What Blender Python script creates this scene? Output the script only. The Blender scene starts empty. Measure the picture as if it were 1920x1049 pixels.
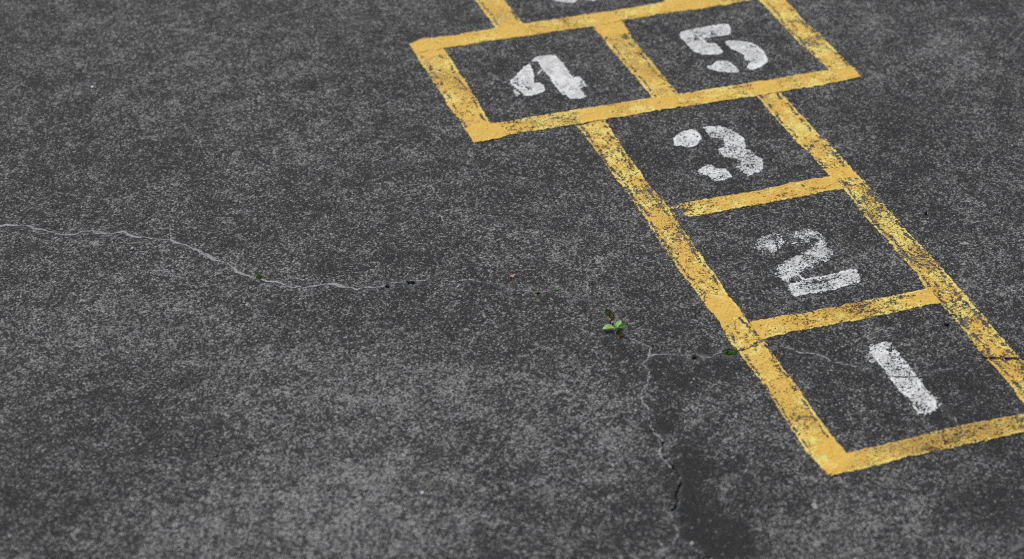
import bpy, bmesh, math
import numpy as np
from mathutils import Vector, Matrix

rng = np.random.RandomState(7)
S = bpy.context.scene
COL = S.collection

# ------------------------------------------------------------------ camera model
U = 0.30                                   # one hopscotch square is 30 cm
W, H = 1920.0, 1049.0
CP = np.array([-4.1024, -6.9601, 6.3682]) * U
AZ, TILT, ROLL, FPX = 0.3334, 0.5980, 0.0110, 4042.12
cf = np.array([math.sin(AZ)*math.cos(TILT), math.cos(AZ)*math.cos(TILT), -math.sin(TILT)])
r0 = np.array([math.cos(AZ), -math.sin(AZ), 0.0]); u0 = np.cross(r0, cf)
cr = math.cos(ROLL)*r0 + math.sin(ROLL)*u0
cu = -math.sin(ROLL)*r0 + math.cos(ROLL)*u0

def gp(p):
    """A surveyed point of the photograph, back to its place on the ground."""
    d = cf + cr*(p[0]-W/2)/FPX - cu*(p[1]-H/2)/FPX
    s = -CP[2]/d[2]
    q = CP + s*d
    return q[:2]

def gps(pts, off=(0, 0), sc=1.0):
    return np.array([gp((off[0]+x/sc, off[1]+y/sc)) for x, y in pts])

# ------------------------------------------------------------------ numpy noise
def _hash(i, j, seed):
    h = (i.astype(np.int64)*374761393 + j.astype(np.int64)*668265263 + seed*1442695041) & 0xFFFFFFFF
    h = ((h ^ (h >> 13)) * 1274126177) & 0xFFFFFFFF
    h = ((h ^ (h >> 16)) * 2246822519) & 0xFFFFFFFF
    return ((h ^ (h >> 15)) & 0xFFFFFF) / float(0xFFFFFF)

def vnoise(x, y, seed):
    i = np.floor(x); j = np.floor(y)
    fx = x-i; fy = y-j
    fx = fx*fx*(3-2*fx); fy = fy*fy*(3-2*fy)
    a = _hash(i, j, seed); b = _hash(i+1, j, seed); c = _hash(i, j+1, seed); d = _hash(i+1, j+1, seed)
    return (a*(1-fx)+b*fx)*(1-fy) + (c*(1-fx)+d*fx)*fy

def fbm(x, y, size, seed, octs=3, gain=0.55):
    """roughly N(0,1) noise whose largest blobs measure `size` metres"""
    s = 0; amp = 1; var = 0; f = 1.0/size
    for k in range(octs):
        ca, sa = math.cos(0.6+k*1.1), math.sin(0.6+k*1.1)
        s = s + amp*(vnoise((x*ca-y*sa)*f+17.3*k, (x*sa+y*ca)*f-9.1*k, seed+k*31)-0.5)
        var += amp*amp*0.047; amp *= gain; f *= 2.1
    return s/math.sqrt(var)

def uni(z):
    return 0.5*(1+np.tanh(0.8*z))

# ------------------------------------------------------------------ cracks and holes (surveyed)
C_LEFT = [(-40,421),(0,423.8),(50,423.8),(68.8,430),(91.7,435),(115.6,441.5),(141.7,439.8),(154,435),(173,433),(179,436.7),
 (208,438.8),(231,435),(250,445),(279,447.7),(318.8,451),(337.5,458),(373,468.5),(383,476.5),(404,486.7),(425,495),
 (441.7,505.4),(450,511.7),(473,522),(489.6,525),(500,530.4),(525,531.5),(545.8,537.7),(570.8,539.8),(591.7,537),
 (629,534.6),(650,540.4),(671,546)]
C_MID = [(671,546),(685,541),(720,537.5),(737,533),(765,529),(780,529),(800,525.5),(825,525),(850,528),(885,525.5),(917.5,533),
 (950,540),(980,546),(1010,549),(1045,543),(1066,554),(1116,569),(1137,578)]
C_SEED = [(1137,578),(1142,590),(1147,606),(1152,620),(1157,627),(1168,634),(1183,639.4),(1206,649),(1218,655),(1219,660),(1218,668),(1221,671)]
C_DOWN = [(1221,671),(1216,676),(1203,687),(1216,700),(1217,712),(1217,726),(1206,738),(1202.5,752),(1214,769.5),(1220,793),(1220,808),
 (1245,830),(1240,847.5),(1244,861),(1264,878.5),(1274.7,893),(1273,914),(1269,928.6),(1274.7,945),(1258.5,959.5),(1260,984.5),
 (1271.7,999),(1269,1009.6),(1258.5,1026),(1238,1034.6),(1226,1048),(1212,1068)]
C_FORK = [(1270,1010),(1297,1027),(1320,1039),(1335,1048),(1356,1064)]
C_RIGHT = [(1221,671),(1240,668),(1270,667),(1298,672),(1314,672),(1334,670),(1350,663),(1365,660),(1387,658.7),(1397,656),(1405,653.5),
 (1413,648),(1421,643),(1430.7,640),(1440,645),(1464,648),(1480,654.7),(1501.5,662.7),(1531,664),(1557.5,678.7),(1597.6,686.7),
 (1627,696),(1664,705.4),(1693.7,708),(1728,706.8),(1760,697),(1782,693),(1808.5,678.7),(1848,673),(1878,672),(1920,674.7),(1965,679)]
C_TAIL = [(1752,750),(1764,763),(1787,785.5),(1800,801.5),(1812,818)]
# holes: (polygon, depth m)
z13 = lambda P: [(1120+x/13.11, 570+y/13.11) for x, y in P]
z4 = lambda P: [(620+x/4, 480+y/4) for x, y in P]
HOLES = [
 (z13([(235,150),(300,150),(370,220),(410,290),(405,380),(350,440),(300,350),(215,270),(230,190)]), .0042),
 (z13([(450,690),(520,680),(570,670),(640,740),(670,790),(660,850),(620,840),(560,830),(480,760)]), .0042),
 (z4([(568,192),(600,182),(640,195),(622,214),(585,212)]), .012),
 (z4([(393,231),(440,217),(482,207),(440,237),(405,240)]), .010),
 (z4([(208,264),(265,243),(262,256),(220,270)]), .008),
 (z4([(1283,233),(1345,242),(1332,250)]), .008),
 ([(1340+x/19.2, 640+y/19.2) for x, y in [(240,400),(400,335),(560,310),(770,335),(800,400),(720,480),(500,500),(300,470)]], .004),
 ([(1292,670),(1300,667.5),(1316,671),(1306,675),(1296,675)], .009),
]
# open stretches of crack: (polyline, half width m, depth m)
OPEN = [
 ([(1146,604),(1149,611),(1152,620),(1156,626)], .0022, .010),
 ([(1168,634),(1176,637),(1184,640)], .0016, .008),
 ([(566,539),(579,540.5)], .0015, .008),
 ([(377,473),(388,478.5)], .0012, .006),
 ([(1219,786),(1221,797),(1220,808),(1228,816)], .0018, .008),
 ([(1243,832),(1240,840),(1241,850)], .0022, .009),
 ([(1246,858),(1243,866)], .0016, .008),
 ([(1256,872),(1266,881),(1274,892),(1274,903),(1273,914),(1269,928),(1272,938),(1275,945),(1268,952),(1259,960)], .0022, .010),
 ([(1385,659.2),(1397,656.5),(1407,653),(1414,647.5),(1421,643)], .0024, .008),
 ([(1664,706),(1694,708.5),(1728,706.5)], .0010, .005),
 ([(1784,692),(1800,683),(1808,678.7),(1830,676.5)], .0010, .006),
 ([(1842,674),(1860,672.5),(1878,672),(1900,675),(1920,674.7),(1965,679)], .0036, .010),
 ([(1320,1037),(1330,1044),(1344,1055)], .0016, .006),
]
CRACKS_W = {k: gps(v) for k, v in dict(left=C_LEFT, mid=C_MID, seed=C_SEED, down=C_DOWN, fork=C_FORK, right=C_RIGHT, tail=C_TAIL).items()}
HOLES_W = [(gps(p), d) for p, d in HOLES]
OPEN_W = [(gps(p), w, d) for p, w, d in OPEN]

def seg_dist(x, y, poly, reach, out=None):
    """distance of every (x,y) to a polyline, only computed within `reach`"""
    if out is None: out = np.full(x.shape, 1e3)
    for a, b in zip(poly[:-1], poly[1:]):
        lo = np.minimum(a, b)-reach; hi = np.maximum(a, b)+reach
        m = np.nonzero((x > lo[0]) & (x < hi[0]) & (y > lo[1]) & (y < hi[1]))[0]
        if not len(m): continue
        ab = b-a; L2 = max(ab@ab, 1e-12)
        t = np.clip(((x[m]-a[0])*ab[0]+(y[m]-a[1])*ab[1])/L2, 0, 1)
        d = np.hypot(x[m]-a[0]-t*ab[0], y[m]-a[1]-t*ab[1])
        out[m] = np.minimum(out[m], d)
    return out

def poly_sd(x, y, P):
    """signed distance to a polygon, positive inside"""
    d = np.full(x.shape, 1e3); ins = np.zeros(x.shape, bool)
    n = len(P)
    for i in range(n):
        a = P[i]; b = P[(i+1) % n]; ab = b-a
        t = np.clip(((x-a[0])*ab[0]+(y-a[1])*ab[1])/max(ab@ab, 1e-12), 0, 1)
        d = np.minimum(d, np.hypot(x-a[0]-t*ab[0], y-a[1]-t*ab[1]))
        c = ((a[1] > y) != (b[1] > y))
        with np.errstate(divide='ignore', invalid='ignore'):
            c &= x < (b[0]-a[0])*(y-a[1])/(b[1]-a[1]+1e-15)+a[0]
        ins ^= c
    return np.where(ins, d, -d)

def carve(x, y):
    """depth of the openings in the ground (m, >=0)"""
    c = np.zeros(x.shape)
    jx = x + 0.0012*fbm(x, y, .006, 501, 2); jy = y + 0.0012*fbm(x, y, .006, 502, 2)
    for hi_, (P, dep) in enumerate(HOLES_W):
        grow = .0012 if hi_ in (0, 1, 6) else -.0006
        lo = P.min(0)-.012; hi = P.max(0)+.012
        m = np.nonzero((x > lo[0]) & (x < hi[0]) & (y > lo[1]) & (y < hi[1]))[0]
        if len(m):
            sd = poly_sd(jx[m], jy[m], P)
            c[m] = np.maximum(c[m], dep*np.clip((sd+grow)/.0020, 0, 1))
    for P, w, dep in OPEN_W:
        d = seg_dist(jx, jy, P, .012)
        m = d < w+.003
        c[m] = np.maximum(c[m], dep*np.clip((w*.50+.0004-d[m])/.0014, 0, 1))
    return c

PC = gp((960, 560)); PHW, PHH = 1.24, 1.06       # finely meshed patch round the court
ca, sa = math.cos(AZ), math.sin(AZ)
def patch_fade(x, y):
    dx, dy = x-PC[0], y-PC[1]
    a = np.abs(dx*ca-dy*sa); b = np.abs(dx*sa+dy*ca)
    return np.clip((PHW-a)/.05, 0, 1)*np.clip((PHH-b)/.05, 0, 1)

def relief(x, y):
    return (0.0010*fbm(x, y, .28, 11, 2) + 0.00035*fbm(x, y, .035, 15, 2))*patch_fade(x, y)

# ------------------------------------------------------------------ object helpers
def link(name, me, parent=None):
    o = bpy.data.objects.new(name, me); COL.objects.link(o)
    if parent is not None: o.parent = parent
    return o
def tag(o, label, cat, group=None, kind=None):
    if label: o['label'] = label
    if cat: o['category'] = cat
    if group: o['group'] = group
    if kind: o['kind'] = kind
    return o
def empty(name, xy, label, cat, group=None):
    o = bpy.data.objects.new(name, None); o.empty_display_size = .03
    o.location = (xy[0], xy[1], float(relief(np.array([xy[0]]), np.array([xy[1]]))[0]))
    COL.objects.link(o); return tag(o, label, cat, group)

def mesh_np(name, V, F, attrs=None, mat=None, smooth=True):
    V = np.asarray(V, np.float32); F = np.asarray(F, np.int32)
    k = F.shape[1]
    me = bpy.data.meshes.new(name)
    me.vertices.add(len(V)); me.vertices.foreach_set('co', V.ravel())
    me.loops.add(F.size); me.loops.foreach_set('vertex_index', F.ravel())
    me.polygons.add(len(F)); me.polygons.foreach_set('loop_start', np.arange(0, F.size, k, dtype=np.int32))
    me.polygons.foreach_set('use_smooth', np.full(len(F), smooth))
    me.update(calc_edges=True)
    for an, av in (attrs or {}).items():
        at = me.attributes.new(an, 'FLOAT', 'POINT'); at.data.foreach_set('value', np.asarray(av, np.float32))
    if mat: me.materials.append(mat)
    return me

def cells_mesh(name, X, Y, Z, keep, attrs, mat, origin, thick=0.0):
    """sheet of grid cells (X,Y,Z: (n,m) corners, keep: (n-1,m-1)); ragged rim gets a little side wall"""
    n, m = X.shape
    idx = np.arange(n*m).reshape(n, m)
    ii, jj = np.nonzero(keep)
    F = np.stack([idx[ii, jj], idx[ii+1, jj], idx[ii+1, jj+1], idx[ii, jj+1]], 1)
    # orientation
    if len(F):
        a = F[0]; xy = np.stack([X.ravel()[a], Y.ravel()[a]], 1)
        if (xy[1, 0]-xy[0, 0])*(xy[2, 1]-xy[0, 1])-(xy[1, 1]-xy[0, 1])*(xy[2, 0]-xy[0, 0]) < 0: F = F[:, ::-1]
    V = np.stack([X.ravel()-origin[0], Y.ravel()-origin[1], Z.ravel()-origin[2]], 1)
    if thick > 0 and len(F):
        E = np.concatenate([F[:, [0, 1]], F[:, [1, 2]], F[:, [2, 3]], F[:, [3, 0]]])
        key = np.minimum(E[:, 0], E[:, 1]).astype(np.int64)*n*m+np.maximum(E[:, 0], E[:, 1])
        _, inv, cnt = np.unique(key, return_inverse=True, return_counts=True)
        B = E[cnt[inv] == 1]
        low = V.copy(); low[:, 2] -= thick
        V = np.concatenate([V, low])
        F = np.concatenate([F, np.stack([B[:, 1], B[:, 0], B[:, 0]+n*m, B[:, 1]+n*m], 1)])
        attrs = {k: np.concatenate([v.ravel(), v.ravel()]) for k, v in attrs.items()}
    else:
        attrs = {k: v.ravel() for k, v in attrs.items()}
    used = np.unique(F); remap = np.full(len(V), -1); remap[used] = np.arange(len(used))
    return mesh_np(name, V[used], remap[F], {k: v[used] for k, v in attrs.items()}, mat)

# ------------------------------------------------------------------ materials
class NT:
    def __init__(s, name):
        s.m = bpy.data.materials.new(name); s.m.use_nodes = True
        s.t = s.m.node_tree; s.t.nodes.clear()
        s.out = s.t.nodes.new('ShaderNodeOutputMaterial'); s.b = s.t.nodes.new('ShaderNodeBsdfPrincipled')
        s.t.links.new(s.b.outputs[0], s.out.inputs[0])
        s.pos = s.t.nodes.new('ShaderNodeNewGeometry').outputs['Position']
    def set(s, inp, v):
        if isinstance(v, bpy.types.NodeSocket): s.t.links.new(v, inp)
        elif v is not None:
            if inp.type == 'RGBA' and len(v) == 3: v = (*v, 1)
            inp.default_value = v
    def noise(s, scale, detail=2, rough=.5, dist=0, off=None, col=False):
        n = s.t.nodes.new('ShaderNodeTexNoise'); n.inputs['Scale'].default_value = scale
        n.inputs['Detail'].default_value = detail; n.inputs['Roughness'].default_value = rough; n.inputs['Distortion'].default_value = dist
        p = s.pos
        if off is not None:
            a = s.t.nodes.new('ShaderNodeVectorMath'); a.operation = 'ADD'; s.t.links.new(p, a.inputs[0]); a.inputs[1].default_value = off; p = a.outputs[0]
        s.t.links.new(p, n.inputs['Vector']); return n.outputs['Color' if col else 'Fac']
    def voro(s, scale, feature='F1'):
        n = s.t.nodes.new('ShaderNodeTexVoronoi'); n.feature = feature; n.inputs['Scale'].default_value = scale
        s.t.links.new(s.pos, n.inputs['Vector']); return n.outputs
    def math(s, op, a, b=None, c=None, clamp=False):
        n = s.t.nodes.new('ShaderNodeMath'); n.operation = op; n.use_clamp = clamp
        s.set(n.inputs[0], a); s.set(n.inputs[1], b); s.set(n.inputs[2], c); return n.outputs[0]
    def rng(s, v, a, b, c=0., d=1., smooth=True):
        n = s.t.nodes.new('ShaderNodeMapRange'); n.interpolation_type = 'SMOOTHSTEP' if smooth else 'LINEAR'
        for k, x in zip(('Value', 'From Min', 'From Max', 'To Min', 'To Max'), (v, a, b, c, d)): s.set(n.inputs[k], x)
        return n.outputs[0]
    def mix(s, f, a, b, mode='MIX'):
        n = s.t.nodes.new('ShaderNodeMix'); n.data_type = 'RGBA'; n.blend_type = mode
        s.set(n.inputs[0], f); s.set(n.inputs[6], a); s.set(n.inputs[7], b); return n.outputs[2]
    def attr(s, name):
        n = s.t.nodes.new('ShaderNodeAttribute'); n.attribute_name = name; return n.outputs['Fac']
    def sepr(s, c):
        n = s.t.nodes.new('ShaderNodeSeparateColor'); s.t.links.new(c, n.inputs[0]); return n.outputs
    def bump(s, h, strength, dist):
        n = s.t.nodes.new('ShaderNodeBump'); n.inputs['Strength'].default_value = strength; n.inputs['Distance'].default_value = dist
        s.t.links.new(h, n.inputs['Height']); return n.outputs[0]
    def done(s, col, rough=.8, spec=.3, normal=None):
        s.set(s.b.inputs['Base Color'], col); s.set(s.b.inputs['Roughness'], rough); s.set(s.b.inputs['Specular IOR Level'], spec)
        if normal: s.t.links.new(normal, s.b.inputs['Normal'])
        return s.m

def asphalt():
    n = NT('asphalt')
    big = n.noise(2.6, 3, .55); mid = n.noise(20, 4, .65, off=(3, 1, 0), dist=.6); sm = n.noise(100, 3, .65, off=(1, 8, 0), dist=.5)
    fine = n.noise(365, 3.5, .70, dist=.9)
    v = n.voro(370); vc = n.sepr(v['Color'])
    v2 = n.voro(115); v2c = n.sepr(v2['Color'])
    stone = n.math('MULTIPLY', n.rng(v2c[0], .86, .92), n.rng(v2['Distance'], .50, .36))       # odd larger chippings worn smooth
    sh = n.math('MULTIPLY_ADD', n.math('SUBTRACT', vc[0], .5), .24, fine)
    sh = n.math('MULTIPLY_ADD', n.math('SUBTRACT', mid, .5), .36, sh)
    sh = n.math('MULTIPLY_ADD', n.math('SUBTRACT', sm, .5), .40, sh)
    sh = n.math('MULTIPLY_ADD', n.math('SUBTRACT', big, .5), .17, sh)
    sh = n.math('MULTIPLY_ADD', n.attr('pale'), .092, sh)
    sh = n.math('MULTIPLY_ADD', n.attr('stain'), -.13, sh)
    sh = n.math('MULTIPLY_ADD', stone, -.16, sh)
    t = n.rng(sh, .49, .715)
    dk = n.mix(vc[1], (.017, .0176, .0178), (.041, .0415, .0415))
    g2 = n.noise(520, 2, .6, off=(4, 4, 0))
    dk = n.mix(n.math('MULTIPLY', n.rng(g2, .46, .66), .65), dk, (.085, .086, .088))            # finer sand in the binder
    dk = n.mix(n.math('MULTIPLY', n.rng(g2, .46, .34), .6), dk, (.012, .012, .012))             # pores
    dk = n.mix(n.math('MULTIPLY', stone, .8), dk, n.mix(v2c[1], (.034, .041, .049), (.060, .057, .054)))
    lt = n.mix(vc[2], n.mix(vc[1], (.21, .217, .225), (.29, .282, .26)), (.52, .517, .505))
    c = n.mix(t, dk, lt)
    c = n.mix(n.math('MULTIPLY', n.math('ADD', n.attr('pale'), n.rng(big, .45, .7, 0, .4)), .06), c, (.16, .161, .165))     # thin dust film
    c = n.mix(n.math('MULTIPLY', n.rng(vc[1], .984, .990), .55), c, (.62, .62, .62))     # odd quartz grain
    c = n.mix(n.math('MULTIPLY', n.attr('stain'), .42), c, (.030, .031, .029))
    gh = n.math('MULTIPLY', n.attr('ghost'), n.rng(n.math('ADD', sm, n.math('MULTIPLY', fine, .7)), .60, 1.0))
    c = n.mix(n.math('MULTIPLY', gh, .8), c, (.17, .173, .185))                                                # thin scum of old paint in the pores
    halo = n.math('MULTIPLY', n.attr('halo'), n.rng(n.math('ADD', sm, n.math('MULTIPLY', fine, .5)), .55, .95))
    c = n.mix(halo, c, (.30, .305, .30))
    soil = n.mix(n.rng(n.noise(300, 2), .4, .65), (.014, .012, .009), (.05, .04, .024))
    c = n.mix(n.attr('dirt'), c, soil)
    hgt = n.math('ADD', n.math('MULTIPLY', fine, 1.0), n.math('MULTIPLY', v['Distance'], -.35))
    return n.done(c, n.rng(g2, .3, .7, .95, .55), .24, n.bump(hgt, 1.0, .0030))

def paint(name, base, light, dark, film, pitk=.8):
    """road paint: attributes tone (0 film .. 1 thick bright), dirt"""
    n = NT(name)
    f1 = n.noise(360, 2.5, .65); f2 = n.noise(60, 3, .6, off=(5, 2, 0)); f3 = n.noise(430, 1.5, .5, off=(2, 2, 0))
    tone = n.math('ADD', n.attr('tone'), n.math('MULTIPLY', n.math('SUBTRACT', f1, .5), 1.5))
    tone = n.math('ADD', tone, n.math('MULTIPLY', n.math('SUBTRACT', f2, .5), .5))
    c = n.mix(n.rng(tone, .44, .76), base, light)
    c = n.mix(n.math('MULTIPLY', n.rng(n.math('ADD', n.attr('dirt'), n.math('MULTIPLY', n.math('SUBTRACT', f2, .5), .6)), .35, .95), .75), c, dark)
    pit = n.rng(n.math('ADD', f3, n.math('MULTIPLY', n.attr('dirt'), .20)), .64, .74)
    c = n.mix(n.math('MULTIPLY', pit, pitk), c, film)
    h = n.math('ADD', f1, n.math('MULTIPLY', f3, .4))
    return n.done(c, .66, .28, n.bump(h, .45, .0016))

M_ASPH = asphalt()
M_YEL = paint('yellow road paint', (.83, .53, .098), (.92, .77, .21), (.56, .36, .09), (.17, .11, .035))
M_WHT = paint('white stencil paint', (.68, .69, .672), (.89, .905, .895), (.42, .42, .41), (.16, .16, .155), .5)

def simple(name, c1, c2, scale, rough=.8, spec=.3, bump=.3, bd=.001):
    n = NT(name); f = n.noise(scale, 3, .6)
    return n.done(n.mix(n.rng(f, .35, .65), c1, c2), rough, spec, n.bump(f, bump, bd))
M_CRUST = simple('mineral crust', (.27, .275, .27), (.47, .47, .455), 420, .9, .2, .7, .002)
M_LEAF = simple('young leaf', (.17, .44, .05), (.28, .56, .10), 160, .45, .45, .2, .0006)
M_STEM = simple('pale stem', (.20, .36, .09), (.25, .42, .12), 200, .5, .4)
M_MOSS = simple('green moss', (.11, .25, .02), (.32, .50, .08), 300, .9, .2)
M_OLIVE = simple('olive moss', (.15, .135, .04), (.34, .25, .085), 260, .9, .2)
M_GRIT_W = simple('white grit', (.70, .72, .76), (.86, .87, .88), 300, .5, .4)
M_GRIT_P = simple('pale grit', (.42, .41, .38), (.58, .56, .53), 300, .8, .3)
M_GRIT_D = simple('dark grit', (.03, .035, .042), (.055, .06, .07), 300, .8, .3)
M_ORANGE = simple('orange bit', (.45, .20, .09), (.58, .33, .18), 250, .7, .3)
M_PINK = simple('dry leaf', (.42, .25, .18), (.58, .40, .30), 250, .7, .3)
M_BROWN = simple('brown bit', (.09, .035, .02), (.16, .07, .04), 250, .8, .3)

# ------------------------------------------------------------------ ground
STAIN = [((1298,885),.038,1.0),((1268,840),.030,1.0),((1244,795),.022,.9),((1228,755),.016,.7),((1304,930),.040,1.0),((1328,975),.048,.7),((1345,1020),.05,.45),((1270,850),.02,.5),((1245,700),.05,.5),((1330,690),.05,.4),
 ((1850,730),.06,.5),((1780,715),.05,.3),((1600,700),.05,.25),((1810,790),.04,.45),((1180,660),.05,.4),((1500,650),.06,.4),((1860,950),.07,.5),
 ((1900,850),.05,.4),((1180,300),.1,.25),((1690,220),.1,.4),((650,330),.1,.2)]
PALE = [((650,960),.16,.9),((330,960),.12,.4),((760,720),.13,.7),((500,700),.13,.55),((150,640),.12,.4),((820,1010),.10,.4),((1790,110),.09,.8),
 ((1050,770),.10,.35),((1450,790),.06,.45),((420,450),.14,.3),((1600,1000),.09,.5),((1100,480),.14,.35),((950,420),.12,.25),((1180,840),.05,.4),
 ((240,60),.12,.15),((1860,420),.12,.3)]
def blobs(L, x, y):
    s = np.zeros(x.shape)
    wx = x+.012*fbm(x, y, .06, 71, 3); wy = y+.012*fbm(x, y, .06, 72, 3)
    for p, r, a in L:
        c = gp(p); s += a*np.exp(-((wx-c[0])**2+(wy-c[1])**2)/(2*(r*.62)**2))
    return s

def build_ground():
    st = .0019
    a = np.arange(-PHW, PHW+1e-6, st); b = np.arange(-PHH, PHH+1e-6, st)
    a[-1] = PHW; b[-1] = PHH
    A, B = np.meshgrid(a, b, indexing='ij'); n, m = A.shape
    x = (PC[0]+A*ca+B*sa).ravel(); y = (PC[1]-A*sa+B*ca).ravel()
    cv = carve(x, y)
    z = relief(x, y)-cv
    d = np.full(x.shape, 1e3)
    for k, P in CRACKS_W.items(): seg_dist(x, y, P, .03, d)
    hd = np.full(x.shape, 1e3)
    for P, _ in HOLES_W: seg_dist(x, y, np.vstack([P, P[:1]]), .03, hd)
    halo = np.maximum(.35*np.exp(-(d/.0050)**2), .75*np.exp(-(hd/.008)**2))
    z += .0006*np.exp(-(d/.006)**2)*(1+.6*fbm(x, y, .004, 90, 2))*(cv < 1e-5)
    dirt = np.clip(cv/.004, 0, 1)
    stain = np.clip(blobs(STAIN, x, y), 0, 1.0); pale = np.clip(blobs(PALE, x, y), 0, 1.2)
    ghost = np.zeros(x.shape)
    for P in STRIP_POLYS:
        lo, hi = P.min(0)-.01, P.max(0)+.01
        mm = np.nonzero((x > lo[0]) & (x < hi[0]) & (y > lo[1]) & (y < hi[1]))[0]
        ghost[mm] = np.maximum(ghost[mm], np.clip((poly_sd(x[mm], y[mm], P)+.0015*fbm(x[mm], y[mm], .008, 77, 2))/.003+.3, 0, 1))
    V = np.stack([x, y, z], 1)
    idx = np.arange(n*m).reshape(n, m)
    F = np.stack([idx[:-1, :-1], idx[1:, :-1], idx[1:, 1:], idx[:-1, 1:]], -1).reshape(-1, 4)
    R = 150.0
    o = [];
    for sx, sy in ((-1, -1), (1, -1), (1, 1), (-1, 1)):
        o.append((PC[0]+sx*R*ca+sy*R*sa, PC[1]-sx*R*sa+sy*R*ca, 0))
    k = n*m
    V = np.concatenate([V, np.array(o)])
    cs = [idx[0, 0], idx[-1, 0], idx[-1, -1], idx[0, -1]]
    F2 = [[k, k+1, cs[1], cs[0]], [k+1, k+2, cs[2], cs[1]], [k+2, k+3, cs[3], cs[2]], [k+3, k, cs[0], cs[3]]]
    F = np.concatenate([F, np.array(F2)])
    ext = lambda q: np.concatenate([q, np.zeros(4)])
    me = mesh_np('ground', V, F, dict(halo=ext(halo), dirt=ext(dirt), stain=ext(stain), pale=ext(pale), ghost=ext(ghost)), M_ASPH)
    g = link('ground', me); g['kind'] = 'structure'

# ------------------------------------------------------------------ yellow hopscotch grid
def resample(P, n):
    P = np.asarray(P); d = np.r_[0, np.cumsum(np.hypot(*np.diff(P, axis=0).T))]
    t = np.linspace(0, d[-1], n)
    return np.stack([np.interp(t, d, P[:, 0]), np.interp(t, d, P[:, 1])], 1), d[-1]

def crack_gap(x, y):
    d = np.full(x.shape, 1e3)
    for k in ('right', 'seed', 'tail'): seg_dist(x, y, CRACKS_W[k], .02, d)
    return d

GRID = empty('hopscotch_grid', gp((1405, 620)), 'worn yellow hopscotch court of linked painted squares on the dark asphalt', 'hopscotch grid')
GO = np.array(GRID.location)

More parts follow.
